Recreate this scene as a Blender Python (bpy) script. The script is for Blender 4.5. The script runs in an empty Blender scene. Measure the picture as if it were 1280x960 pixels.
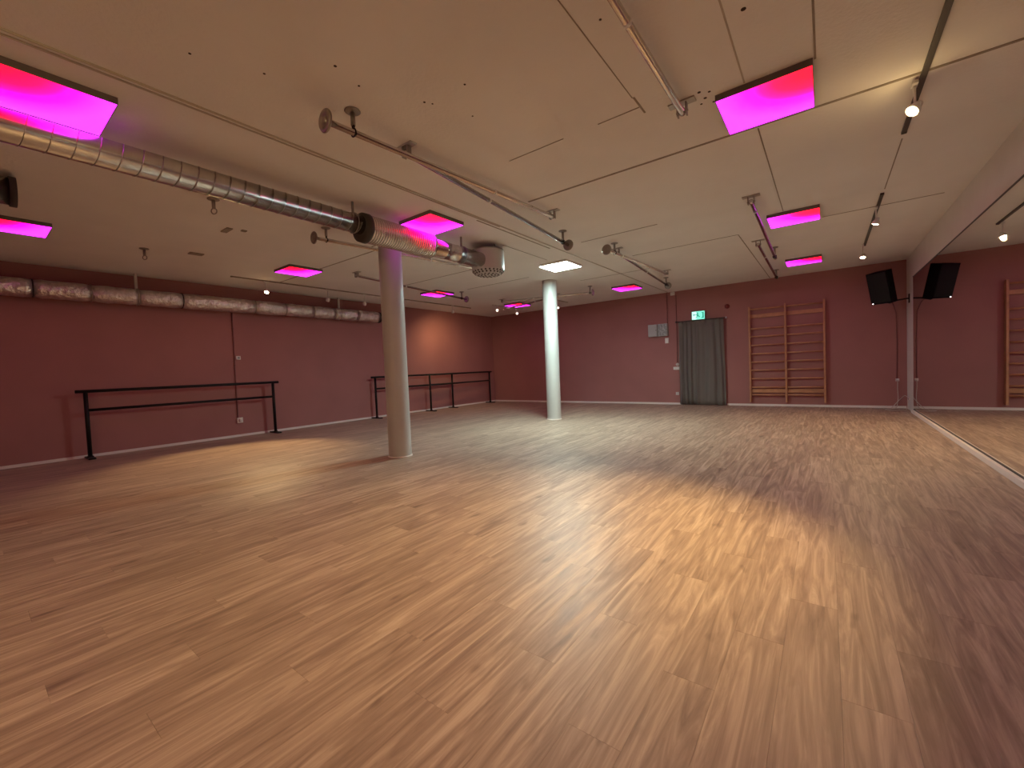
import bpy, bmesh, math, random
from mathutils import Vector, Matrix
random.seed(7)
sc = bpy.context.scene
COL = sc.collection

# ------------------------------------------------------------------ camera
CAM_H = 1.2
YAW, PITCH, ROLL = -0.64457, -0.03719, -0.04147
FPX = 524.65
cy, sy, cp, sp = math.cos(YAW), math.sin(YAW), math.cos(PITCH), math.sin(PITCH)
fwd = Vector((sy*cp, cy*cp, sp)); rgt = Vector((cy, -sy, 0)); upv = rgt.cross(fwd)
r2 = rgt*math.cos(ROLL) + upv*math.sin(ROLL); u2 = -rgt*math.sin(ROLL) + upv*math.cos(ROLL)
cam_d = bpy.data.cameras.new('camera'); cam = bpy.data.objects.new('camera', cam_d); COL.objects.link(cam)
M = Matrix.Identity(4)
for i in range(3):
    M[i][0] = r2[i]; M[i][1] = u2[i]; M[i][2] = -fwd[i]
M[2][3] = CAM_H
cam.matrix_world = M
cam_d.sensor_width = 36; cam_d.lens = FPX/1280*36; cam_d.clip_start = .02
sc.camera = cam

# ------------------------------------------------------------------ world, exposure
w = bpy.data.worlds.new('world'); sc.world = w; w.use_nodes = True
w.node_tree.nodes['Background'].inputs[0].default_value = (.02, .016, .014, 1)
w.node_tree.nodes['Background'].inputs[1].default_value = 0.2
vs = sc.view_settings
vs.view_transform = 'Standard'; vs.look = 'None'; vs.gamma = 1; vs.use_curve_mapping = False
vs.exposure = 0.55

# lamp strengths (used by the lamp builders below)
PANEL_WHITE = 108.0
PANEL_PINK = 3.1
GLOW = .002
WARM = (1.0, .68, .32)

# ------------------------------------------------------------------ room dimensions
XL, XR, YB, YF, ZC = -9.954, 1.36, 12.157, -3.6, 3.1426

# ------------------------------------------------------------------ materials
def mat(name, col, rough=.6, metal=0.0, emit=None, estr=0.0, bump=0.0, bscale=60, var=0.0, vscale=3, spec=.5, bdist=.01):
    m = bpy.data.materials.new(name); m.use_nodes = True
    nt = m.node_tree; b = nt.nodes['Principled BSDF']
    b.inputs['Base Color'].default_value = (*col, 1); b.inputs['Roughness'].default_value = rough
    b.inputs['Metallic'].default_value = metal; b.inputs['Specular IOR Level'].default_value = spec
    if emit:
        b.inputs['Emission Color'].default_value = (*emit, 1); b.inputs['Emission Strength'].default_value = estr
    if var or bump:
        tc = nt.nodes.new('ShaderNodeTexCoord')
    if var:
        n = nt.nodes.new('ShaderNodeTexNoise'); n.inputs['Scale'].default_value = vscale; n.inputs['Detail'].default_value = 5
        nt.links.new(tc.outputs['Object'], n.inputs['Vector'])
        mr = nt.nodes.new('ShaderNodeMapRange'); mr.inputs[1].default_value = .3; mr.inputs[2].default_value = .7
        mr.inputs[3].default_value = 1-var; mr.inputs[4].default_value = 1+var
        nt.links.new(n.outputs[0], mr.inputs[0])
        mx = nt.nodes.new('ShaderNodeVectorMath'); mx.operation = 'SCALE'; mx.inputs[0].default_value = col
        nt.links.new(mr.outputs[0], mx.inputs['Scale']); nt.links.new(mx.outputs[0], b.inputs['Base Color'])
    if bump:
        n2 = nt.nodes.new('ShaderNodeTexNoise'); n2.inputs['Scale'].default_value = bscale; n2.inputs['Detail'].default_value = 3
        nt.links.new(tc.outputs['Object'], n2.inputs['Vector'])
        bp = nt.nodes.new('ShaderNodeBump'); bp.inputs['Strength'].default_value = bump; bp.inputs['Distance'].default_value = bdist
        nt.links.new(n2.outputs[0], bp.inputs['Height']); nt.links.new(bp.outputs[0], b.inputs['Normal'])
    return m

PW, PL, PX0 = .184, 1.22, -.156
def fr(v): return v-math.floor(v)
def row_shift(r): return fr(r*.3819+.13*fr(r*.7137))*PL
def floor_material():
    m = bpy.data.materials.new('vinyl_plank'); m.use_nodes = True; nt = m.node_tree; L = nt.links.new
    b = nt.nodes['Principled BSDF']
    def nd(t, **k):
        n = nt.nodes.new(t)
        for a, v in k.items(): setattr(n, a, v)
        return n
    def mth(op, a, c=None):
        n = nd('ShaderNodeMath', operation=op)
        for i, v in enumerate((a, c)):
            if v is None: continue
            if isinstance(v, (int, float)): n.inputs[i].default_value = v
            else: L(v, n.inputs[i])
        return n.outputs[0]
    geo = nd('ShaderNodeNewGeometry'); sep = nd('ShaderNodeSeparateXYZ'); L(geo.outputs['Position'], sep.inputs[0])
    x, y = sep.outputs[0], sep.outputs[1]
    row = mth('FLOOR', mth('DIVIDE', mth('SUBTRACT', x, PX0), PW))
    sh = mth('MULTIPLY', mth('FRACT', mth('ADD', mth('MULTIPLY', row, .3819), mth('MULTIPLY', mth('FRACT', mth('MULTIPLY', row, .7137)), .13))), PL)
    idx = mth('FLOOR', mth('DIVIDE', mth('SUBTRACT', y, sh), PL))
    cmb = nd('ShaderNodeCombineXYZ'); L(row, cmb.inputs[0]); L(idx, cmb.inputs[1])
    wn = nd('ShaderNodeTexWhiteNoise', noise_dimensions='2D'); L(cmb.outputs[0], wn.inputs['Vector'])
    rnd = wn.outputs['Value']
    # grain coordinates: stretched along the plank, shifted per plank
    gx = mth('ADD', mth('MULTIPLY', x, 16.0), mth('MULTIPLY', rnd, 37.0))
    gy = mth('ADD', mth('MULTIPLY', y, 1.15), mth('MULTIPLY', rnd, 91.0))
    gv = nd('ShaderNodeCombineXYZ'); L(gx, gv.inputs[0]); L(gy, gv.inputs[1]); L(mth('MULTIPLY', rnd, 13.0), gv.inputs[2])
    n1 = nd('ShaderNodeTexNoise'); n1.inputs['Scale'].default_value = 1.0; n1.inputs['Detail'].default_value = 6; n1.inputs['Roughness'].default_value = .62; n1.inputs['Distortion'].default_value = 1.6
    L(gv.outputs[0], n1.inputs['Vector'])
    gv2 = nd('ShaderNodeCombineXYZ'); L(mth('MULTIPLY', gx, 5.0), gv2.inputs[0]); L(mth('MULTIPLY', gy, 2.2), gv2.inputs[1])
    n2 = nd('ShaderNodeTexNoise'); n2.inputs['Scale'].default_value = 1.0; n2.inputs['Detail'].default_value = 4; L(gv2.outputs[0], n2.inputs['Vector'])
    gv3 = nd('ShaderNodeCombineXYZ'); L(mth('MULTIPLY', gx, .42), gv3.inputs[0]); L(mth('MULTIPLY', gy, 1.9), gv3.inputs[1])
    n3 = nd('ShaderNodeTexNoise'); n3.inputs['Scale'].default_value = 1.6; n3.inputs['Detail'].default_value = 2; L(gv3.outputs[0], n3.inputs['Vector'])
    knot = nd('ShaderNodeMapRange'); L(n3.outputs[0], knot.inputs[0]); knot.inputs[1].default_value = .66; knot.inputs[2].default_value = .80; knot.inputs[3].default_value = 0; knot.inputs[4].default_value = .30
    t = mth('ADD', mth('MULTIPLY', n1.outputs[0], .80), mth('MULTIPLY', n2.outputs[0], .20))
    t = mth('ADD', t, mth('MULTIPLY', mth('SUBTRACT', rnd, .5), .08))
    t = mth('SUBTRACT', t, mth('MULTIPLY', knot.outputs[0], .7))
    cr = nd('ShaderNodeValToRGB'); L(t, cr.inputs[0])
    e = cr.color_ramp.elements
    e[0].position = .26; e[0].color = (.180, .122, .092, 1)
    e[1].position = .74; e[1].color = (.630, .510, .405, 1)
    k = e.new(.42); k.color = (.300, .212, .160, 1)
    k = e.new(.51); k.color = (.385, .280, .210, 1)
    k = e.new(.60); k.color = (.490, .370, .280, 1)
    L(cr.outputs[0], b.inputs['Base Color'])
    rr = nd('ShaderNodeMapRange'); L(n2.outputs[0], rr.inputs[0]); rr.inputs[3].default_value = .36; rr.inputs[4].default_value = .52
    L(rr.outputs[0], b.inputs['Roughness'])
    b.inputs['Specular IOR Level'].default_value = .5
    bp = nd('ShaderNodeBump'); bp.inputs['Strength'].default_value = .12; bp.inputs['Distance'].default_value = .004
    L(n2.outputs[0], bp.inputs['Height']); L(bp.outputs[0], b.inputs['Normal'])
    return m

def panel_material(name, pink=True):
    m = bpy.data.materials.new(name); m.use_nodes = True; nt = m.node_tree; L = nt.links.new
    b = nt.nodes['Principled BSDF']; b.inputs['Base Color'].default_value = (.12, .10, .12, 1); b.inputs['Roughness'].default_value = .5
    if not pink:
        b.inputs['Emission Color'].default_value = (.74, 1.0, .94, 1); b.inputs['Emission Strength'].default_value = PANEL_WHITE
        return m
    tc = nt.nodes.new('ShaderNodeTexCoord'); mp = nt.nodes.new('ShaderNodeMapping')
    L(tc.outputs['Generated'], mp.inputs[0])
    # distance from the red LED corner (+x, -y)
    vd = nt.nodes.new('ShaderNodeVectorMath'); vd.operation = 'DISTANCE'; vd.inputs[1].default_value = (1.0, .12, 0)
    sepn = nt.nodes.new('ShaderNodeSeparateXYZ'); cb = nt.nodes.new('ShaderNodeCombineXYZ')
    L(mp.outputs[0], sepn.inputs[0]); L(sepn.outputs[0], cb.inputs[0])
    my = nt.nodes.new('ShaderNodeMath'); my.operation = 'MULTIPLY'; my.inputs[1].default_value = 1.15
    L(sepn.outputs[1], my.inputs[0]); L(my.outputs[0], cb.inputs[1])
    L(cb.outputs[0], vd.inputs[0])
    cr = nt.nodes.new('ShaderNodeValToRGB'); L(vd.outputs['Value'], cr.inputs[0])
    e = cr.color_ramp.elements
    e[0].position = .14; e[0].color = (1.0, .0, .012, 1)
    e[1].position = 1.0; e[1].color = (.76, .018, 1.0, 1)
    k = e.new(.38); k.color = (1.0, .0, .03, 1)
    k = e.new(.52); k.color = (1.0, .0, .11, 1)
    k = e.new(.68); k.color = (.95, .001, .40, 1)
    L(cr.outputs[0], b.inputs['Emission Color']); b.inputs['Emission Strength'].default_value = PANEL_PINK
    return m

MT = dict(
    wall=mat('rose_wall_paint', (.37, .155, .143), .75, var=.06, vscale=1.2, bump=.15, bscale=120),
    ceil=mat('ceiling_paint', (.83, .80, .765), .85, var=.04, vscale=1.1, bump=.25, bscale=40),
    paintpipe=mat('painted_ceiling_pipe', (.50, .44, .37), .8),
    joint=mat('joint_filler', (.30, .25, .20), .85, var=.15, vscale=8),
    white=mat('white_paint', (.72, .68, .64), .5, var=.03),
    column=mat('column_paint', (.50, .485, .47), .42, var=.03),
    floorbase=mat('underlay', (.12, .08, .055), .8),
    plank=floor_material(),
    mirror=mat('mirror_silver', (.86, .87, .86), .012, 1.0),
    mirror_edge=mat('mirror_edge', (.03, .03, .03), .4),
    black=mat('black_steel', (.006, .005, .005), .5, spec=.3),
    blackbox=mat('black_speaker_plastic', (.002, .002, .002), .7, bump=.3, bscale=220, spec=.15),
    galv=mat('galvanised_steel', (.68, .66, .62), .24, 1.0, var=.10, vscale=14),
    galvdark=mat('dark_collar_rubber', (.05, .04, .035), .6),
    foil=mat('foil_jacket', (.80, .76, .72), .30, .95, bump=1.0, bscale=17, var=.15, vscale=12, bdist=.035),
    chrome=mat('chrome_pole', (.66, .64, .62), .16, 1.0),
    cast=mat('cast_metal', (.34, .31, .28), .42, .9),
    steel=mat('brushed_bracket', (.48, .45, .41), .40, .85),
    track=mat('dark_track', (.06, .05, .045), .5),
    trackw=mat('pale_track', (.50, .46, .41), .5),
    panelframe_shaded=mat('panel_frame_shaded', (.16, .13, .115), .5),  # frame sides coloured dark for the shadow at the panel edge
    lampw=mat('lamp_white', (.75, .73, .70), .4),
    wood=mat('wall_bar_wood', (.50, .235, .125), .45, var=.14, vscale=9),
    curtain=mat('grey_curtain_cloth', (.36, .325, .295), .9, bump=.4, bscale=150),
    grey=mat('grey_box', (.40, .41, .40), .5),
    greywin=mat('breaker_window', (.30, .30, .30), .35, var=.5, vscale=22),
    plastic=mat('white_plastic', (.80, .72, .68), .4),
    red=mat('red_siren', (.22, .01, .012), .35),
    wallpipe=mat('painted_conduit', (.23, .085, .08), .6),
    greencase=mat('sign_case', (.25, .30, .27), .5),
    signface=mat('sign_face', (.3, .9, .75), .4, emit=(.20, .95, .70), estr=.62),
    signpale=mat('sign_pale', (.7, 1, .95), .4, emit=(.62, 1.0, .95), estr=.62),
    signmark=mat('sign_mark', (.05, .4, .32), .4, emit=(.01, .30, .22), estr=.5),
    led=mat('status_led', (1, 1, 1), .3, emit=(1, .9, .9), estr=3),
    lens=mat('lamp_lens_lit', (1, .9, .7), .3, emit=(1.0, .66, .28), estr=90),
    lensdim=mat('lamp_lens_lit_cool', (1, .95, .85), .3, emit=(1.0, .80, .52), estr=40),
    lensfaint=mat('lamp_lens_faint', (1, .95, .85), .3, emit=(1.0, .85, .68), estr=3),
    lensoff=mat('lamp_lens_off', (.55, .53, .50), .2),
    pink=panel_material('pink_led_diffuser'),
    whitepanel=panel_material('white_led_diffuser', False),
    hole=mat('drill_hole', (.05, .03, .02), .9),
    cord=mat('white_cord', (.62, .52, .48), .5),
)

# ------------------------------------------------------------------ mesh helpers
class MB:
    def __init__(s): s.bm = bmesh.new()
    def box(s, x0, x1, y0, y1, z0, z1, bevel=0):
        r = bmesh.ops.create_cube(s.bm, size=1)
        for v in r['verts']:
            v.co = Vector(((x0+x1)/2+v.co.x*(x1-x0), (y0+y1)/2+v.co.y*(y1-y0), (z0+z1)/2+v.co.z*(z1-z0)))
        if bevel:
            es = list({e for v in r['verts'] for e in v.link_edges})
            bmesh.ops.bevel(s.bm, geom=es, offset=bevel, segments=2, affect='EDGES', profile=.5)
        return s
    def lathe(s, a, d, prof, n=24, cap=(True, True)):
        """profile [(t along axis in metres, radius)] swept round the axis from a towards d"""
        a = Vector(a); d = Vector(d).normalized()
        q = Vector((0, 0, 1)) if abs(d.z) < .9 else Vector((1, 0, 0))
        e1 = d.cross(q).normalized(); e2 = d.cross(e1)
        rings = []
        for t, r in prof:
            c = a+d*t
            rings.append([s.bm.verts.new(c+(e1*math.cos(k*2*math.pi/n)+e2*math.sin(k*2*math.pi/n))*r) for k in range(n)])
        for i in range(len(rings)-1):
            A, B = rings[i], rings[i+1]
            for k in range(n):
                f = s.bm.faces.new((A[k], A[(k+1) % n], B[(k+1) % n], B[k])); f.smooth = True
        if cap[0]: s.bm.faces.new(list(reversed(rings[0])))
        if cap[1]: s.bm.faces.new(rings[-1])
        return s
    def tube(s, a, b, r, n=16):
        a = Vector(a); b = Vector(b)
        return s.lathe(a, b-a, [(0, r), ((b-a).length, r)], n)
    def path(s, pts, r, n=8):
        pts = [Vector(p) for p in pts]; rings = []
        for i, p in enumerate(pts):
            d = (pts[min(i+1, len(pts)-1)]-pts[max(i-1, 0)]).normalized()
            q = Vector((0, 0, 1)) if abs(d.z) < .95 else Vector((0, 1, 0))
            e1 = d.cross(q).normalized(); e2 = d.cross(e1)
            rings.append([s.bm.verts.new(p+(e1*math.cos(k*2*math.pi/n)+e2*math.sin(k*2*math.pi/n))*r) for k in range(n)])
        for i in range(len(rings)-1):
            for k in range(n):
                f = s.bm.faces.new((rings[i][k], rings[i][(k+1) % n], rings[i+1][(k+1) % n], rings[i+1][k])); f.smooth = True
        s.bm.faces.new(list(reversed(rings[0]))); s.bm.faces.new(rings[-1])
        return s
    def torus(s, c, axis, R, r, n=20, m=8):
        c = Vector(c); d = Vector(axis).normalized(); q = Vector((0, 0, 1)) if abs(d.z) < .9 else Vector((1, 0, 0))
        e1 = d.cross(q).normalized(); e2 = d.cross(e1); rg = []
        for k in range(n):
            a = k*2*math.pi/n; o = e1*math.cos(a)+e2*math.sin(a)
            rg.append([s.bm.verts.new(c+o*(R+r*math.cos(j*2*math.pi/m))+d*(r*math.sin(j*2*math.pi/m))) for j in range(m)])
        for k in range(n):
            for j in range(m):
                f = s.bm.faces.new((rg[k][j], rg[(k+1) % n][j], rg[(k+1) % n][(j+1) % m], rg[k][(j+1) % m])); f.smooth = True
        return s
    def prism(s, poly, axis, a0, a1):
        """2D polygon extruded along an axis: 'y' uses (x,z), 'x' uses (y,z), 'z' uses (x,y)"""
        def P(u, v, t): return {'y': (u, t, v), 'x': (t, u, v), 'z': (u, v, t)}[axis]
        A = [s.bm.verts.new(P(u, v, a0)) for u, v in poly]; B = [s.bm.verts.new(P(u, v, a1)) for u, v in poly]
        s.bm.faces.new(A); s.bm.faces.new(list(reversed(B)))
        n = len(poly)
        for i in range(n): s.bm.faces.new((A[i], B[i], B[(i+1) % n], A[(i+1) % n]))
        return s
    def xform(s, mtx):
        bmesh.ops.transform(s.bm, matrix=mtx, verts=s.bm.verts); return s
    def build(s, name, m, parent=None, root=None, kind=None):
        """link as one mesh object; vertices are in world coordinates, stored relative to the thing's base"""
        bmesh.ops.recalc_face_normals(s.bm, faces=s.bm.faces)
        o = root.location.copy() if root else Vector((0, 0, 0))
        if root is None and parent is not None: 
            r = parent
            while r.parent: r = r.parent
            o = r.location.copy()
        for v in s.bm.verts: v.co -= o
        me = bpy.data.meshes.new(name); s.bm.to_mesh(me); s.bm.free(); me.materials.append(MT[m])
        ob = bpy.data.objects.new(name, me); COL.objects.link(ob)
        if parent: ob.parent = parent
        if kind: ob['kind'] = kind
        return ob

def thing(name, label, cat, loc, group=None):
    o = bpy.data.objects.new(name, None); COL.objects.link(o); o.location = Vector(loc); o.empty_display_size = .1
    o['label'] = label; o['category'] = cat
    if group: o['group'] = group
    return o
def struct(name, mb, m, label=None):
    o = mb.build(name, m); o['kind'] = 'structure'
    if label: o['label'] = label
    return o

# ================================================================== SETTING
T = .12
ceiling = struct('ceiling', MB().box(XL-T, XR+T, YF-T, YB+T, ZC, ZC+T), 'ceil', 'off-white painted ceiling with joints and drill holes')
wl = struct('wall_left', MB().box(XL-T, XL, YF-T, YB+T, -.05, ZC), 'wall', 'dusty rose painted wall behind the ballet barres')
wb = struct('wall_back', MB().box(XL, XR, YB, YB+T, -.05, ZC), 'wall', 'dusty rose painted end wall with curtain and wall bars')
wr = struct('wall_right', MB().box(XR, XR+T, YF-T, YB+T, -.05, ZC), 'white', 'white painted wall carrying the large mirror')
wf = struct('wall_front', MB().box(XL, XR, YF-T, YF, -.05, ZC), 'wall', 'dusty rose painted wall')
struct('baseboard_left', MB().box(XL, XL+.014, YF, YB, 0, .045), 'plastic', 'thin white skirting along the rose wall')
struct('baseboard_back', MB().box(XL+.014, -3.275, YB-.014, YB, 0, .05), 'plastic', 'thin white skirting left of the curtain')
struct('baseboard_back', MB().box(-2.10, XR-.014, YB-.014, YB, 0, .05), 'plastic', 'thin white skirting below the wall bars')
struct('baseboard_right', MB().box(XR-.045, XR, YF, 11.30, 0, .06, .004), 'plastic', 'white plinth strip under the mirror')

# floor: base slab, the nearest planks as single pieces, the rest joined
floor = struct('floor', MB().box(XL-T, XR+T, YF-T, YB+T, -.10, -.006), 'floorbase', 'warm oak-look plank floor')
planks = []
r0 = math.floor((XL-PX0)/PW); r1 = math.floor((XR-PX0)/PW)
for r in range(r0, r1+1):
    xa, xb = max(XL, PX0+r*PW), min(XR, PX0+(r+1)*PW)
    if xb-xa < .005: continue
    sh = row_shift(r)
    i0 = math.floor((YF-sh)/PL); i1 = math.floor((YB-sh)/PL)
    for i in range(i0, i1+1):
        ya, yb = max(YF, sh+i*PL), min(YB, sh+(i+1)*PL)
        if yb-ya < .005: continue
        planks.append((xa, xb, ya, yb))
def cam_score(p):
    c = Vector(((p[0]+p[1])/2, (p[2]+p[3])/2, 0)) - Vector((0, 0, CAM_H))
    z = c.dot(fwd)
    if z < .25: return -1
    u = 640+FPX*c.dot(r2)/z; v = 480-FPX*c.dot(u2)/z
    if not (-260 < u < 1540 and 400 < v < 1500): return -1
    return (p[1]-p[0])*(p[3]-p[2])*CAM_H/z**3
planks.sort(key=cam_score, reverse=True)
G, BV, TH = .0002, .0006, .006
def plank_geo(bm, xa, xb, ya, yb):
    def ring(o, z): return [bm.verts.new(c) for c in ((xa+o, ya+o, z), (xb-o, ya+o, z), (xb-o, yb-o, z), (xa+o, yb-o, z))]
    A, B, C = ring(G, -TH), ring(G, -BV*.8), ring(G+BV, 0)
    for P, Q in ((A, B), (B, C)):
        for k in range(4): bm.faces.new((P[k], P[(k+1) % 4], Q[(k+1) % 4], Q[k]))
    bm.faces.new(C); bm.faces.new(list(reversed(A)))
cache = {}
for p in planks[:300]:
    key = (round(p[1]-p[0], 4), round(p[3]-p[2], 4))
    if key not in cache:
        bm = bmesh.new(); plank_geo(bm, 0, p[1]-p[0], 0, p[3]-p[2]); me = bpy.data.meshes.new('plank'); bm.to_mesh(me); bm.free()
        me.materials.append(MT['plank']); cache[key] = me
    o = bpy.data.objects.new('plank', cache[key]); COL.objects.link(o); o.parent = floor; o.location = (p[0], p[2], 0)
bm = bmesh.new()
for p in planks[300:]: plank_geo(bm, *p)
me = bpy.data.meshes.new('planks'); bm.to_mesh(me); bm.free(); me.materials.append(MT['plank'])
o = bpy.data.objects.new('planks', me); COL.objects.link(o); o.parent = floor; o['kind'] = 'stuff'

# ceiling joints (filled seams), each its own strip
def joint(x0, y0, x1, y1, wd=.014, m='joint', h=.003):
    if abs(x1-x0) > abs(y1-y0): b = MB().box(x0, x1, y0-wd/2, y0+wd/2, ZC-h, ZC+.01)
    else: b = MB().box(x0-wd/2, x0+wd/2, y0, y1, ZC-h, ZC+.01)
    return b.build('joint_strip', m, ceiling)
joint(-2.78, 4.165, XR, 4.165, .028)
joint(-3.08, 6.07, -1.89, 6.07, .018)
joint(-2.79, 7.49, -1.09, 7.49, .018); joint(-1.088, 7.49, -1.088, 12.1, .014)
joint(-.03, 7.45, 1.18, 7.45, .018)
joint(-.444, -1.0, -.444, 3.46, .010, 'paintpipe'); joint(-.444, 4.2, -.444, 6.75, .010); joint(-.04, .5, -.04, 3.5, .012)
joint(-2.36, 3.243, -1.78, 3.243, .008); joint(-1.46, 3.243, -1.12, 3.243, .008); joint(-1.11, 3.10, -1.11, 3.34, .014)
joint(-1.12, .4, -1.12, 3.1, .006)
joint(-7.37, 4.10, -5.66, 4.10, .024); joint(-5.66, 3.95, -3.9, 3.95, .02)
joint(-3.62, 4.2, -3.62, 6.0, .022); joint(-4.05, 5.3, -4.05, 6.6, .010)
joint(-7.45, 6.15, -5.0, 6.15, .020); joint(-8.85, 4.1, -7.95, 4.1, .02)
joint(-6.9, 7.55, -5.1, 7.55, .018); joint(-4.5, 8.75, -2.9, 8.75, .016)
joint(.57, 5.3, .57, 6.75, .010)
hb = MB()
for (hx, hy, hr) in ((-2.45, 1.55, .010), (-2.85, 1.30, .008), (-2.3, 2.15, .009), (-2.27, 2.20, .007), (-1.95, 2.2, .008), (-1.0, 2.3, .008),
                     (-.72, 3.36, .012), (-.70, 3.46, .012), (-.66, 3.40, .010), (-.74, 3.52, .009), (-.66, 3.55, .009), (-.35, 2.75, .014),
                     (-2.5, 1.75, .008), (-3.0, .95, .008), (-2.15, 2.5, .007)):
    hb.lathe((hx, hy, ZC-.0015), (0, 0, 1), [(0, hr), (.01, hr)], 10)
hb.build('drill_holes', 'hole', ceiling, kind='stuff')
for (a, b_, c, d) in ((-6.30, -6.08, 2.20, 2.27), (-6.10, -6.04, 2.36, 2.42), (-7.72, -7.60, 2.24, 2.42)):
    MB().box(a, b_, c, d, ZC-.012, ZC+.005, .003).build('blanking_plate', 'joint', ceiling)

# ceiling conduit pair at x = -3.55 (double line)
t = thing('ceiling_conduit', 'pair of painted conduits running along the ceiling beside the silver duct', 'conduit', (-3.54, 4, ZC))
MB().tube((-3.53, YF+.02, ZC-.005), (-3.53, 12.1, ZC-.005), .008, 10).build('pipe', 'paintpipe', t)
MB().tube((-3.61, YF+.02, ZC-.004), (-3.56, 4.6, ZC-.004), .007, 10).build('pipe', 'paintpipe', t)

# ================================================================== COLUMNS
for (x, y, lab) in ((-4.95, 3.83, 'round white column beside the silver duct, lit pink near its top'), (-5.0, 8.21, 'round white column lit cool by the white ceiling panel')):
    t = thing('column', lab, 'column', (x, y, 0))
    MB().lathe((x, y, .012), (0, 0, 1), [(0, .16), (ZC-.012, .16)], 48, (False, False)).build('shaft', 'column', t)
    MB().lathe((x, y, 0), (0, 0, 1), [(0, .172), (.012, .172), (.02, .161)], 48).build('base_ring', 'plastic', t)

# ================================================================== MIRROR
t = thing('wall_mirror', 'huge frameless wall mirror along the white wall', 'mirror', (XR, 4, .06))
MB().box(XR-.006, XR, YF+.05, 11.295, .075, 2.648).build('glass', 'mirror', t)
MB().box(XR-.012, XR, YF+.05, 11.295, .060, .075).build('bottom_rail', 'mirror_edge', t)
MB().box(XR-.012, XR, YF+.05, 11.295, 2.648, 2.660).build('top_rail', 'mirror_edge', t)

# ================================================================== LED PANELS
def led_panel(x, y, lab, m='pink', grp='magenta ceiling light panels'):
    t = thing('ceiling_light', lab, 'ceiling light', (x, y, ZC), grp)
    h = .293; z0, z1 = ZC-.046, ZC
    f = MB()
    for (a, b_, c, d) in ((-h, h, -h, -h+.004), (-h, h, h-.004, h), (-h, -h+.004, -h+.004, h-.004), (h-.004, h, -h+.004, h-.004)):
        f.box(x+a, x+b_, y+c, y+d, z0, z1)
    f.build('frame', 'panelframe_shaded' if m == 'pink' else 'lampw', t)  # shade in the colour of pink panels' frames, lit white for the other
    MB().box(x-h+.004, x+h-.004, y-h+.004, y+h-.004, z0+.002, z0+.008).build('diffuser', m, t)
    return t
PXS = (-.345, -4.07, -7.64); PYS = (.485, 3.80, 7.10, 10.38)
led_panel(-.345, 3.77, 'magenta light panel between a chrome pole end and the flaring warm spotlight')
led_panel(-.345, 7.08, 'magenta light panel beside the spotlight track with two small lamps')
led_panel(-.352, 10.40, 'magenta light panel close to the end wall, between wall bars and loudspeaker')
led_panel(-4.08, 3.84, 'magenta light panel right above the corrugated duct sleeve and pink-lit column')
led_panel(-4.05, 7.08, 'bright white square light panel above the far column', 'whitepanel', None)
led_panel(-4.03, 10.38, 'magenta light panel near the end wall above the grey fuse boxes')
led_panel(-4.12, .485, 'large magenta light panel over the long bare run of silver duct')
led_panel(-7.63, .52, 'magenta light panel beside the duct stub near the foil-wrapped wall duct')
led_panel(-7.62, 3.86, 'magenta light panel above the lit warm spotlight by the rose wall')
led_panel(-7.68, 7.30, 'magenta light panel partly crossed by a stowed pole between the two columns')
led_panel(-7.50, 10.42, 'magenta light panel in the far corner crossed by stowed poles')
led_panel(-.345, .46, 'added unseen magenta light panel over the floor beside the near mirror')  # extra panel out of view, added to light the near floor and ceiling

# ================================================================== DUCTS
DX, DZ, DR = -4.24, 2.904, .1045
t = thing('ventilation_duct', 'silver spiral ventilation duct running under the ceiling past the pink-lit column', 'duct', (DX, 1, DZ))
prof = [(0, DR)]; L_ = 2.925-YF-.05; k = .1
prof.append((L_, DR))
MB().lathe((DX, YF+.05, DZ), (0, 1, 0), prof, 40).build('spiral_pipe', 'galv', t)
turns = int((L_-.1)/.1175); hel = []
for q in range(turns*24+1):
    a = q*2*math.pi/24; hel.append((DX+(DR+.0008)*math.cos(a), YF+.1+q/24*.1175, DZ+(DR+.0008)*math.sin(a)))
MB().path(hel, .0026, 6).build('spiral_seam', 'cast', t)
SR = .155   # the sleeve is a little wider than the pipe
MB().lathe((DX, 2.89, DZ-.025), (0, 1, 0), [(0, .112), (.0, SR+.008), (.07, SR+.012), (.075, SR)], 40).build('end_collar', 'galvdark', t)
prof = []; k = 0.0
while k < .95:
    prof += [(k, SR-.003), (k+.012, SR+.003), (k+.024, SR+.003), (k+.033, SR-.003)]; k += .033
prof += [(.975, SR), (1.005, .116)]
MB().lathe((DX, 2.965, DZ-.025), (0, 1, 0), prof, 40).build('corrugated_sleeve', 'galv', t)
MB().lathe((DX, 3.93, DZ-.025), (0, 1, 0), [(0, .116), (.24, .116), (.242, .120), (.250, .120), (.252, .116), (.50, .116), (.502, .120), (.510, .120), (.512, .116), (1.02, .116)], 40).build('outlet_pipe', 'galv', t)
for yy, zz, rr_ in ((-2.2, DZ, DR+.007), (-.2, DZ, DR+.007), (2.80, DZ, DR+.007), (4.55, DZ-.025, .122)):
    MB().box(DX-.010, DX+.010, yy-.010, yy+.010, zz+rr_-.004, ZC).torus((DX, yy, zz), (0, 1, 0), rr_, .005, 32, 6).build('hanger', 'cast', t)

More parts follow.
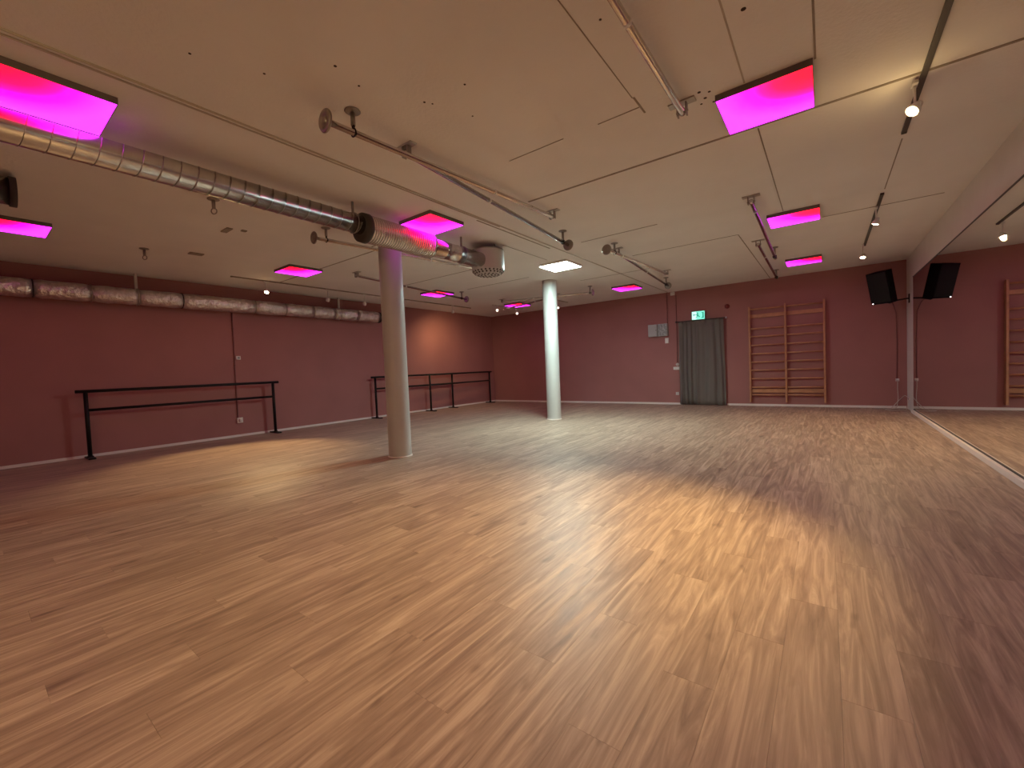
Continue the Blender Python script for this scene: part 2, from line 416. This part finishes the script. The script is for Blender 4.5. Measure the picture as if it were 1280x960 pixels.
DRM, cx_, cy_, zt, zb = .260, DX-.03, 5.18, 3.050, 2.690
t = thing('ceiling_diffuser', 'drum-shaped white ceiling air diffuser with perforated underside at the duct end', 'air diffuser', (cx_, cy_, zb))
MB().lathe((cx_, cy_, zt), (0, 0, -1), [(0, DRM-.02), (0, DRM), (.010, DRM), (.287, DRM), (.295, DRM), (.301, DRM-.006)], 48, (True, False)).build('drum', 'column', t)
MB().lathe((cx_, cy_, zt+.012), (0, 0, -1), [(0, DRM+.005), (.014, DRM+.005)], 48).build('top_rim', 'cast', t)
MB().lathe((cx_, cy_, zt-.301), (0, 0, -1), [(0, DRM-.006), (.004, DRM-.010), (.055, .190), (.059, .185)], 48).build('face', 'column', t)
MB().lathe((cx_, cy_-.315, DZ-.025), (0, 1, 0), [(0, .128), (.12, .128)], 32).build('inlet_collar', 'column', t)
for sx_ in (-1, 1): MB().tube((cx_+sx_*.15, cy_, zt), (cx_+sx_*.15, cy_, ZC), .006, 8).build('hanger_rod', 'cast', t)
for ring, (rad, n, z) in enumerate(((.240, 24, zt-.315), (.214, 22, zt-.339), (.16, 16, zb-.001), (.11, 11, zb-.001), (.06, 6, zb-.001))):
    for k in range(n):
        a = (k+.5*(ring % 2))*2*math.pi/n; o = Vector((math.cos(a), math.sin(a), 0))
        nrm = (o*.70+Vector((0, 0, -.70))) if ring < 2 else Vector((0, 0, -1))
        MB().lathe(Vector((cx_, cy_, z))+o*rad, nrm, [(0, .015), (.004, .015), (.006, .006)], 8).build('nozzle', 'galvdark', t)

t = thing('duct_stub', 'short dark duct end with a flange hanging beside a magenta panel', 'duct', (-5.91, -1, 3.0))
MB().lathe((-5.91, YF+.05, 2.99), (0, 1, 0), [(0, .12), (.36-YF, .12)], 32).build('pipe', 'galv', t)
MB().lathe((-5.91, .40, 2.99), (0, 1, 0), [(0, .121), (0, .133), (.045, .133), (.045, .116)], 32).build('end_flange', 'galvdark', t)
MB().box(-5.925, -5.895, -.4, -.37, 3.1, ZC).torus((-5.91, -.385, 2.99), (0, 1, 0), .126, .006, 32, 6).build('hanger', 'cast', t)

WX, WZ, WR = -9.76, 2.735, .142
t = thing('wall_duct', 'foil-wrapped duct running along the rose wall under the ceiling', 'duct', (WX, 3, WZ))
ends = [YF+.05, -2.4, -1.2, -.1, .814, 1.459, 2.063, 2.685, 3.944, 4.57, 5.211, 5.758, 6.4, 7.04]
for i in range(len(ends)-1):
    a, b_ = ends[i], ends[i+1]; n = max(3, int((b_-a)/.09)); pr = [(0, WR-.012)]
    for j in range(1, n): pr.append(((b_-a)*j/n, WR+random.uniform(-.006, .006)))
    pr.append((b_-a, WR-.012))
    MB().lathe((WX, a, WZ), (0, 1, 0), pr, 28).build('foil_section', 'foil', t)
    if i: MB().lathe((WX, a-.008, WZ), (0, 1, 0), [(0, WR-.006), (.0, WR+.003), (.016, WR+.003), (.016, WR-.006)], 28, (False, False)).build('band', 'galvdark' if i in (4, 7) else 'steel', t)
MB().lathe((WX, 7.04, WZ), (0, 1, 0), [(0, WR-.01), (.0, WR), (.05, WR), (.05, WR-.02)], 28).build('end_cap', 'galvdark', t)
for yy in (-1.5, 2.04, 5.9):
    MB().box(WX-.02, WX+.02, yy-.02, yy+.02, WZ+WR-.01, ZC).torus((WX, yy, WZ), (0, 1, 0), WR+.006, .006, 32, 6).build('hanger', 'trackw', t)

# ================================================================== STOWED DANCE POLES
PR = .0225
def pole(piv, foot, lab, disc=True, joint_at=.38, drop=.07):
    """piv / foot: (x, y); hinge under the ceiling, free end lower"""
    A = Vector((piv[0], piv[1], ZC-drop)); B = Vector((foot[0], foot[1], 2.978)); d = (B-A).normalized()
    t = thing('dance_pole', lab, 'dance pole', (piv[0], piv[1], ZC), 'chrome poles stowed under the ceiling')
    MB().box(A.x-.095, A.x+.095, A.y-.036, A.y+.036, ZC-.012, ZC, .003).build('mount_plate', 'steel', t)
    h = MB()
    sd = d.cross(Vector((0, 0, 1))).normalized()
    for s in (-1, 1):
        c = A+sd*s*.031
        h.box(c.x-.005, c.x+.005, c.y-.022, c.y+.022, A.z-.030, ZC-.008)
    h.tube(A-sd*.043, A+sd*.043, .008, 12)
    h.build('hinge', 'cast', t)
    MB().lathe(A-d*.02, d, [(0, PR*.8), (.004, PR+.003), (.05, PR+.003), (.054, PR), ((B-A).length+.02, PR)], 20).build('pole', 'chrome', t)
    J = A+(B-A)*joint_at
    MB().lathe(J-d*.014, d, [(0, PR+.0005), (.002, PR+.003), (.026, PR+.003), (.028, PR+.0005)], 20).build('joint_ring', 'lampw', t)
    if disc:
        MB().lathe(B-d*.004, d, [(0, .030), (.004, .078), (.012, .080), (.020, .074), (.022, .045), (.014, .040), (.014, .022), (.026, .020)], 32).build('foot_disc', 'cast', t)
    else:
        MB().lathe(B-d*.004, d, [(0, PR+.004), (.03, PR+.006), (.04, PR)], 20).build('foot_cap', 'chrome', t)
    return A, B, d
def clip(A, B, d, back, lab):
    P = B-d*back
    t = thing('pole_clip', lab, 'clip', (P.x, P.y, ZC), 'ceiling clips holding the stowed poles')
    MB().lathe((P.x, P.y, ZC), (0, 0, -1), [(0, .055), (.006, .058), (.012, .050), (.016, .022)], 28).build('flange', 'cast', t)
    MB().lathe((P.x, P.y, ZC-.012), (0, 0, -1), [(0, .017), (ZC-.012-P.z-PR-.028, .017)], 16).build('stem', 'cast', t)
    MB().torus(P, d, PR+.006, .0055, 24, 8).torus((P.x, P.y, P.z+PR+.020), d, .012, .005, 16, 6).build('ring', 'black', t)
pp = pole((-2.72, 4.60), (-2.778, 1.665), 'chrome pole whose foot disc hangs nearest the double ceiling conduit, over open floor')
clip(*pp, .21, 'disc clip holding the pole end over the open floor')
pp = pole((-2.86, 2.44), (-3.025, 5.535), 'chrome pole with its foot disc pointing to the white light panel')
clip(*pp, .16, 'disc clip beside the white light panel')
pp = pole((-.850, 3.40), (-.83, .30), 'chrome pole ending at drill holes beside a large magenta panel', joint_at=.36)
clip(*pp, .2, 'disc clip of the pole beside the large magenta panel')
pp = pole((-.705, 5.85), (-.718, 8.93), 'chrome pole hinged beside the magenta panel next to the spotlight track', False, .12)
clip(*pp, .10, 'clip of the pole next to the spotlight track')
pp = pole((-.885, 8.10), (-.876, 11.19), 'chrome pole reaching the end wall above the wall bars', False, .3)
clip(*pp, .10, 'clip close to the end wall above the wall bars')
pp = pole((-2.70, 9.20), (-2.713, 6.20), 'chrome pole with its foot disc crossing over another near the middle of the ceiling', True, .8)
clip(*pp, .30, 'disc clip at the crossing pair of poles in mid ceiling')
pp = pole((-2.80, 6.82), (-2.949, 10.14), 'chrome pole pointing to the small box above the curtain', True, .5)
clip(*pp, .16, 'disc clip before the end wall near the curtain')
pp = pole((-5.15, 6.0), (-5.24, 2.885), 'chrome pole crossing behind the pink-lit column and the silver duct')
clip(*pp, .16, 'disc clip hanging behind the silver duct near the pink-lit column')
pp = pole((-7.10, 4.70), (-7.214, 7.84), 'chrome pole hinged by a blanking plate, ending below a far magenta panel')
clip(*pp, .17, 'disc clip by the far magenta panel past the pink-lit column')
pp = pole((-7.25, 9.35), (-4.58, 9.53), 'pole stowed crossways behind the far column')
clip(*pp, .06, 'disc clip behind the far column')
pp = pole((-5.75, 9.78), (-7.70, 10.02), 'pole stowed crossways in the far corner in front of magenta panel', False)
# empty clips
def eye_clip(x, y, lab, zb=3.0):
    t = thing('pole_clip', lab, 'clip', (x, y, ZC), 'ceiling clips holding the stowed poles')
    MB().lathe((x, y, ZC), (0, 0, -1), [(0, .055), (.006, .058), (.012, .050), (.016, .022)], 28).build('flange', 'cast', t)
    MB().lathe((x, y, ZC-.012), (0, 0, -1), [(0, .017), (ZC-.012-zb-.055, .017)], 16).build('stem', 'cast', t)
    MB().torus((x, y, zb+.028), (0.6, -.8, 0) , .030, .0055, 24, 8).build('ring', 'cast', t)
eye_clip(-7.84, 1.76, 'empty eye clip hanging from the ceiling near the foil-wrapped wall duct', 2.985)
eye_clip(-5.23, 1.78, 'empty clip half hidden behind the silver duct', 2.985)

# ================================================================== TRACKS AND SPOTLIGHTS
def track(x, y0, y1, lab, m='track'):
    t = thing('light_track', lab, 'light track', (x, (y0+y1)/2, ZC))
    MB().box(x-.017, x+.017, y0, y1, ZC-.020, ZC).build('rail', m, t)
    MB().box(x-.019, x+.019, y0-.03, y0, ZC-.024, ZC, .003).build('end_cap', m, t)
    MB().box(x-.019, x+.019, y1, y1+.03, ZC-.024, ZC, .003).build('feed_cap', m, t)
track(.565, 1.0, 5.12, 'dark spotlight track above the mirror side, holding the flaring warm lamp')
track(.56, 6.92, 9.86, 'short dark spotlight track holding two small lamps')
track(-8.88, 3.25, 9.80, 'pale spotlight track along the rose wall above the barres', 'joint')
track(-8.02, 9.9, 11.4, 'short pale spotlight track in the far corner', 'trackw')
track(-6.28, 10.2, 11.3, 'short pale spotlight track behind the far column', 'trackw')

def spot(x, y, aim, lab, lens='lens', power=0, size=75, z=2.945, color=WARM, body='lampw', blend=.7, rad=.034):
    t = thing('spotlight', lab, 'spotlight', (x, y, ZC), 'track spotlights')
    C = Vector((x, y, z)); d = (Vector(aim)-C).normalized()
    MB().box(x-.016, x+.016, y-.045, y+.045, ZC-.042, ZC-.018, .003).build('adapter', body, t)
    MB().lathe((x, y, ZC-.04), (0, 0, -1), [(0, .008), (ZC-.04-z-.035, .008)], 12).build('stem', body, t)
    h = d.cross(Vector((0, 0, 1))); h = h.normalized() if h.length > .05 else Vector((1, 0, 0))
    yk = MB()
    arc = [C+h*(.046*math.cos(a))+Vector((0, 0, 1))*(.040*math.sin(a)) for a in [math.pi*k/12 for k in range(13)]]
    yk.path(arc, .004, 6).build('yoke', body, t)
    hd = MB().lathe(C-d*.055, d, [(0, .016), (.004, .022), (.03, .026), (.055, .040), (.085, .042), (.085, .037), (.074, .034)], 28, (True, True)).build('head', body, t)
    MB().lathe(C+d*.022, d, [(0, rad), (.008, rad*.9), (.010, .01)], 24).build('lens', lens, hd)
    if power:
        ld = bpy.data.lights.new('spot_beam', 'SPOT'); ld.energy = power; ld.color = color; ld.spot_size = math.radians(size); ld.spot_blend = blend; ld.shadow_soft_size = .03
        lo = bpy.data.objects.new('spot_beam', ld); COL.objects.link(lo); lo.parent = t
        lo.location = C+d*.045-Vector(t.location); lo.rotation_euler = (-d).to_track_quat('Z', 'Y').to_euler()
        gd = bpy.data.lights.new('bulb_glow', 'POINT'); gd.energy = power*GLOW; gd.color = color; gd.shadow_soft_size = .03
        go = bpy.data.objects.new('bulb_glow', gd); COL.objects.link(go); go.parent = t
        go.location = C+d*.075-Vector(t.location)
    return t
spot(.525, 4.25, (-1.8, 2.5, 0), 'flaring warm spotlight on the dark track beside the large magenta panel', power=600, size=68, blend=1.0, color=(1.0, .70, .30))
spot(.54, 7.42, (-.45, 7.75, 0), 'small lit spotlight in the middle of the short dark track', 'lensdim', 80, 130, 2.93)
spot(.53, 9.78, (.2, 8.6, .3), 'small lit spotlight at the end of the short dark track near the end wall', 'lensdim', 50, 130, 2.925)
spot(-8.88, 3.84, (-7.3, 2.75, 0), 'lit warm spotlight hanging over the foil-wrapped wall duct', power=260, size=62, z=2.93)
spot(-8.82, 8.97, (-9.95, 9.75, .9), 'lit spotlight aimed at the rose wall above the overlapping barres', 'lensdim', 44, 150, 2.94, blend=1.0)
spot(-8.88, 5.12, (-9.7, 5.3, 2.3), 'unlit white spotlight above the wall duct, nearer the lit warm one', 'lensoff', z=2.90)
spot(-8.88, 6.05, (-9.6, 6.4, 2.3), 'unlit white spotlight above the wall duct, beside the pink-lit column', 'lensoff', z=2.90)
spot(-8.0, 10.05, (-6.5, 8.2, 1.6), 'white spotlight in the far corner over the end of the crossways poles', 'lensfaint', z=2.99)
spot(-8.02, 11.10, (-7.0, 9.8, 1.4), 'white spotlight tilted down in the far corner', 'lensfaint', z=2.985)
spot(-6.28, 10.74, (-5.6, 9.8, 1.6), 'white spotlight peeping out behind the far column', 'lensfaint', z=2.93)
track(-2.2, -3.4, -1.2, 'added dark spotlight track over the unseen end of the room')  # unseen track and its two spotlights, added to brighten the near room
spot(-2.2, -1.5, (-3.4, .6, 0), 'added warm spotlight on the unseen track, away from the rear wall', power=40, size=140)
spot(-2.2, -2.9, (-4.5, -1.0, 0), 'added warm spotlight on the unseen track, by the rear wall', power=50, size=150)

# ================================================================== BALLET BARRES
def barre(p0, p1, lab):
    """p0, p1: floor points of the two posts"""
    A = Vector((p0[0], p0[1], 0)); B = Vector((p1[0], p1[1], 0)); d = (B-A).normalized()
    t = thing('ballet_barre', lab, 'ballet barre', (A+B)/2, 'freestanding ballet barres along the rose wall')
    up = Vector((0, 0, 1))
    MB().lathe(A-d*.12+up*1.112, d, [(0, .020), (.004, .026), ((B-A).length+.236, .026), ((B-A).length+.24, .020)], 16).build('top_rail', 'black', t)
    MB().tube(A+up*.80, B+up*.80, .024, 14).build('lower_rail', 'black', t)
    s = Vector((-d.y, d.x, 0))
    for P in (A, B):
        MB().tube(P+up*.02, P+up*1.10, .029, 16).build('post', 'black', t)
        F = MB().box(-.195, .195, -.045, .045, 0, .026, .006)
        F.xform(Matrix.Translation(P) @ Matrix.Rotation(math.atan2(s.y, s.x), 4, 'Z')).build('foot', 'black', t)
        MB().lathe(P+up*.02, up, [(0, .048), (.006, .048), (.03, .033)], 16).build('post_socket', 'black', t)
barre((-9.745, 1.30), (-9.735, 4.215), 'black steel ballet barre standing alone below the foil-wrapped wall duct')
barre((-9.75, 6.84), (-9.76, 9.75), 'black ballet barre partly hidden by the pink-lit column')
barre((-9.64, 8.69), (-9.74, 11.62), 'black ballet barre reaching towards the far room corner')

# ================================================================== WALL BARS
t = thing('wall_bars', 'wooden double stall bars fixed to the rose end wall beside the curtain', 'wall bars', (-.79, YB, .1))
ub = 12.045
for x in (-1.548, -.79, -.040):
    MB().box(x-.019, x+.019, ub, YB, .105, 2.49, .003).build('upright', 'wood', t)
for (x0, x1) in ((-1.531, -.807), (-.773, -.057)):
    for z in (2.42, 1.935, 1.737, 1.522, 1.308, 1.104, .899, .687, .472, .283):
        yy = ub+.03
        b = MB(); b.lathe((x0, yy, z), (1, 0, 0), [(0, .019), (x1-x0, .019)], 14); b.build('rung', 'wood', t)
    for z in (2.25, .378):
        MB().box(x0, x1, YB-.045, YB-.023, z-.045, z+.045, .003).build('back_board', 'wood', t)

# ================================================================== CURTAIN
t = thing('doorway_curtain', 'dark grey floor-length curtain hanging on a rod under the exit sign', 'curtain', (-2.69, 12.05, 0))
bm = bmesh.new(); nx, nz = 150, 16; grid = []
for j in range(nz+1):
    v = j/nz; z = .012+v*2.262; rowv = []
    for i in range(nx+1):
        u = i/nx
        x = -3.262+u*(1.158-.03*v) + .004*math.sin(9*v+u*5)
        amp = .022+.020*(1-v)
        ph = 2*math.pi*(7.3*u+.8*math.sin(5.1*u)+.10*math.sin(3*v+4*u))
        y = 12.058+amp*math.sin(ph)+.010*math.sin(2.3*ph+1.0+v)
        rowv.append(bm.verts.new((x, y, z)))
    grid.append(rowv)
for j in range(nz):
    for i in range(nx):
        f = bm.faces.new((grid[j][i], grid[j][i+1], grid[j+1][i+1], grid[j+1][i])); f.smooth = True
r = bmesh.ops.solidify(bm, geom=bm.faces[:], thickness=.004)
mb = MB(); mb.bm.free(); mb.bm = bm
mb.build('cloth', 'curtain', t)
MB().tube((-3.30, 12.06, 2.284), (-2.085, 12.06, 2.284), .012, 12).build('rod', 'track', t)
MB().lathe((-2.09, 12.06, 2.284), (1, 0, 0), [(0, .012), (.004, .024), (.035, .024), (.045, .012)], 16).build('finial', 'plastic', t)
MB().lathe((-3.295, 12.06, 2.284), (-1, 0, 0), [(0, .012), (.004, .024), (.035, .024), (.045, .012)], 16).build('finial', 'track', t)
for x in (-3.275, -2.098): MB().box(x-.008, x+.008, 12.05, YB, 2.276, 2.292).build('bracket', 'track', t)
for k in range(13):
    x = -3.24+k*.092; MB().torus((x, 12.06, 2.278), (1, 0, 0), .017, .003, 14, 6).build('ring', 'track', t)

# ================================================================== EXIT SIGN
t = thing('exit_sign', 'glowing green running-man exit sign above the curtain', 'exit sign', (-2.745, YB, 2.41))
sx0, sx1, sz0, sz1, sy_ = -2.905, -2.585, 2.305, 2.520, 12.08
MB().box(sx0-.008, sx1+.008, sy_, YB, sz0-.001, sz1+.008, .005).build('case', 'greencase', t)
f = MB().box(sx0, sx1, sy_-.006, sy_+.002, sz0, sz1, .002).build('face', 'signface', t)
yA, yB_ = sy_-.009, sy_-.005
MB().box(sx0+.006, sx0+.118, yA+.001, yB_, sz0+.006, sz1-.006).build('pale_field', 'signpale', f)
yA -= .002
MB().prism([(sx0+.025, 2.43), (sx0+.055, 2.46), (sx0+.055, 2.44), (sx0+.10, 2.44), (sx0+.10, 2.42), (sx0+.055, 2.42), (sx0+.055, 2.40)], 'y', yA, yB_).build('arrow', 'signmark', f)
MB().lathe((-2.757, yA, 2.473), (0, 1, 0), [(0, .021), (.004, .021)], 18).build('figure_head', 'signmark', f)
MB().prism([(-2.785, 2.445), (-2.742, 2.450), (-2.730, 2.405), (-2.700, 2.385), (-2.700, 2.362), (-2.735, 2.362), (-2.735, 2.378), (-2.752, 2.395), (-2.770, 2.362), (-2.815, 2.340), (-2.815, 2.356), (-2.785, 2.374), (-2.772, 2.405), (-2.800, 2.420)], 'y', yA, yB_).build('figure_body', 'signmark', f)
MB().prism([(-2.665, 2.490), (-2.605, 2.490), (-2.605, 2.335), (-2.665, 2.335), (-2.665, 2.350), (-2.640, 2.365), (-2.640, 2.465), (-2.665, 2.475)], 'y', yA, yB_).build('doorway_mark', 'signmark', f)

# ================================================================== SMALL WALL FITTINGS
t = thing('alarm_siren', 'small red alarm siren on the end wall above the curtain rod end', 'alarm', (-2.055, YB, 2.57))
MB().lathe((-2.055, YB, 2.575), (0, -1, 0), [(0, .055), (.02, .055), (.03, .046), (.06, .040), (.072, .022)], 28).build('dome', 'red', t)
MB().lathe((-2.055, YB, 2.575), (0, -1, 0), [(0, .062), (.012, .062)], 28).build('base', 'red', t)

def fusebox(x0, x1, m, lab, window):
    t = thing('fuse_box', lab, 'fuse box', ((x0+x1)/2, YB, 2.1), 'grey fuse boxes')
    MB().box(x0, x1, YB-.11, YB, 1.935, 2.275, .005).build('body', 'grey', t)
    d = MB().box(x0+.012, x1-.012, YB-.122, YB-.108, 1.950, 2.262, .004).build('door', m, t)
    MB().box(x1-.036, x1-.024, YB-.130, YB-.120, 2.09, 2.13, .002).build('catch', 'track', d)
    if window:
        for k in range(3):
            MB().box(x0+.03, x1-.045, YB-.127, YB-.120, 1.975+k*.098, 2.04+k*.098, .002).build('breaker_row', 'greywin', d)
fusebox(-4.095, -3.835, 'grey', 'plain grey fuse box on the end wall left of the curtain', False)
fusebox(-3.815, -3.555, 'greywin', 'mottled grey fuse box with breaker rows on the end wall', True)
def small_box(name, x, z, w_, h_, lab, cat, y=YB, d_=.03, extra=None):
    t = thing(name, lab, cat, (x, y, z))
    MB().box(x-w_/2, x+w_/2, y-d_, y, z-h_/2, z+h_/2, .004).build('housing', 'plastic', t)
    if extra == 'rockers':
        for k in (-1, 1): MB().box(x+k*w_/4-w_/5, x+k*w_/4+w_/5, y-d_-.006, y-d_+.002, z-h_/2+.012, z+h_/2-.012, .002).build('rocker', 'lampw', t)
    if extra == 'socket':
        MB().lathe((x, y-d_+.002, z), (0, -1, 0), [(0, w_*.36), (.006, w_*.36), (.006, w_*.30), (.002, w_*.28)], 20).build('insert', 'lampw', t)
    if extra == 'lid':
        MB().box(x-w_/2+.008, x+w_/2-.008, y-d_-.005, y-d_+.002, z-h_/2+.008, z+h_/2-.008, .002).build('lid', 'lampw', t)
small_box('junction_box', -3.60, 1.80, .105, .15, 'small white box below the mottled fuse box', 'wall box', extra='lid')
small_box('light_switch', -3.362, 1.012, .16, .085, 'white double light switch beside the curtain', 'light switch', extra='rockers')
small_box('wall_socket', -3.352, .305, .085, .085, 'white wall socket low beside the curtain', 'socket', extra='socket')
small_box('junction_box', -3.41, 3.085, .11, .085, 'small white box at the ceiling edge above the curtain', 'wall box', d_=.05, extra='lid')
t = thing('dimmer_knob', 'round white dimmer knob just above the double light switch', 'dimmer', (-3.335, YB, 1.115))
MB().lathe((-3.335, YB, 1.118), (0, -1, 0), [(0, .040), (.016, .040), (.020, .026), (.040, .024)], 24).build('knob', 'plastic', t)
MB().lathe((-3.335, YB, 1.118), (0, -1, 0), [(0, .045), (.006, .045)], 24).build('plate', 'plastic', t)
def conduit(name, pts, lab, r=.011):
    t = thing(name, lab, 'conduit', pts[-1])
    MB().path(pts, r, 10).build('pipe', 'wallpipe', t)
    a, b_ = Vector(pts[0]), Vector(pts[-1])
    for f_ in (.15, .5, .85):
        P = a.lerp(b_, f_); MB().box(P.x-.018, P.x+.018, P.y-.018, P.y+.018, P.z-.008, P.z+.008).build('saddle', 'wallpipe', t)
conduit('wall_conduit', [(-3.575, YB-.014, ZC), (-3.575, YB-.014, 2.275)], 'painted conduit dropping to the mottled fuse box')
conduit('wall_conduit', [(-3.325, YB-.014, 3.04), (-3.332, YB-.014, 1.165)], 'painted conduit dropping beside the curtain to the dimmer knob')
conduit('wall_conduit', [(XL+.014, 3.58, 2.60), (XL+.014, 3.565, .40)], 'painted conduit down the rose wall behind the lone barre')
# left wall sockets
t = thing('junction_box', 'small white box on the rose wall above the lone barre', 'wall box', (XL, 3.64, 1.655))
MB().box(XL, XL+.03, 3.605, 3.69, 1.62, 1.70, .004).build('housing', 'plastic', t)
MB().box(XL+.028, XL+.034, 3.625, 3.67, 1.638, 1.682, .002).build('lid', 'greywin', t)
t = thing('wall_socket', 'white socket with plug on the rose wall under the lone barre', 'socket', (XL, 3.58, .34))
MB().box(XL, XL+.04, 3.545, 3.655, .29, .40, .004).build('housing', 'plastic', t)
MB().lathe((XL+.038, 3.60, .345), (1, 0, 0), [(0, .034), (.03, .030), (.045, .018)], 18).build('plug', 'plastic', t)

# ================================================================== SPEAKER
t = thing('wall_speaker', 'black loudspeaker tilted down on a bracket in the mirror corner', 'speaker', (XR, 11.77, 2.29))
SC = Vector((.945, 11.60, 2.56))
R_ = Matrix.Translation(SC) @ Matrix.Rotation(math.radians(-36), 4, 'Z') @ Matrix.Rotation(math.radians(15), 4, 'X')
w2, h2, dp = .185, .325, .26
MB().prism([(-w2, -.14), (w2, -.14), (w2*.72, dp-.14), (-w2*.72, dp-.14)], 'z', -h2, h2).xform(R_).build('cabinet', 'blackbox', t)
gr = MB().box(-w2+.012, w2-.012, -.152, -.139, -h2+.035, h2-.012, .008).xform(R_).build('grille', 'black', t)
MB().lathe((-w2+.035, -.146, -h2+.020), (0, -1, 0), [(0, .010), (.010, .008)], 12).xform(R_).build('status_light', 'led', t)
MB().lathe((0, .02, -h2-.012), (0, 0, 1), [(0, .05), (.014, .05)], 20).xform(R_).build('bracket_plate', 'black', t)
pB = R_ @ Vector((0, .04, -h2-.012))
MB().path([pB, pB+Vector((.03, .02, -.015)), (1.18, 11.74, 2.275), (1.30, 11.77, 2.29), (XR-.01, 11.77, 2.29)], .016, 10).build('arm', 'black', t)
MB().box(XR-.014, XR, 11.72, 11.82, 2.20, 2.38, .003).build('wall_plate', 'black', t)

t = thing('speaker_cable', 'dark red cable running down the wall from the loudspeaker', 'cable', (1.20, YB, .62))
MB().path([(1.05, 11.80, 2.35), (1.14, 12.05, 2.22), (1.19, YB-.012, 2.05), (1.205, YB-.010, 1.4), (1.198, YB-.010, .64)], .008, 8).build('cord', 'wallpipe', t)
t = thing('wall_socket', 'white socket at the end of the dark red speaker cable', 'socket', (1.203, YB, .61))
MB().box(1.175, 1.235, YB-.03, YB, .582, .642, .004).build('housing', 'plastic', t)
MB().lathe((1.205, YB-.028, .612), (0, -1, 0), [(0, .026), (.02, .024), (.034, .012)], 16).build('plug', 'plastic', t)
pts = [(1.205, YB-.05, .58), (1.205, YB-.03, .42), (1.212, YB-.03, .25), (1.20, YB-.04, .10)]
pts += [(1.17, 12.02, .02), (1.05, 11.86, .009), (.97, 11.74, .009), (1.02, 11.62, .009), (1.14, 11.60, .009), (1.25, 11.66, .009), (1.30, 11.74, .02), (1.325, 11.79, .12), (1.335, 11.82, .25)]
def smooth(ps, n=6):
    ps = [Vector(p) for p in ps]; out = []
    for i in range(len(ps)-1):
        p0, p1, p2, p3 = ps[max(i-1, 0)], ps[i], ps[i+1], ps[min(i+2, len(ps)-1)]
        for k in range(n):
            s = k/n; out.append(.5*((2*p1)+(p2-p0)*s+(2*p0-5*p1+4*p2-p3)*s*s+(3*p1-p0-3*p2+p3)*s**3))
    return out+[ps[-1]]
t = thing('power_cord', 'pale power cord looping on the floor in the mirror corner', 'cord', (1.1, 11.7, 0))
MB().path(smooth(pts), .006, 8).build('cord', 'cord', t)
MB().path(smooth([(1.335, 11.82, .25), (1.30, 11.95, .29), (1.24, 12.08, .20), (1.14, 12.10, .06), (1.10, 12.05, .012)]), .006, 8).build('loose_end', 'cord', t)
t = thing('cable_outlet', 'small dark cable outlet low on the white corner strip', 'socket', (XR, 11.83, .25))
MB().box(XR-.022, XR, 11.74, 11.92, .215, .255, .004).build('housing', 'plastic', t)
MB().box(XR-.026, XR-.020, 11.77, 11.89, .222, .240, .002).build('slot', 'black', t)
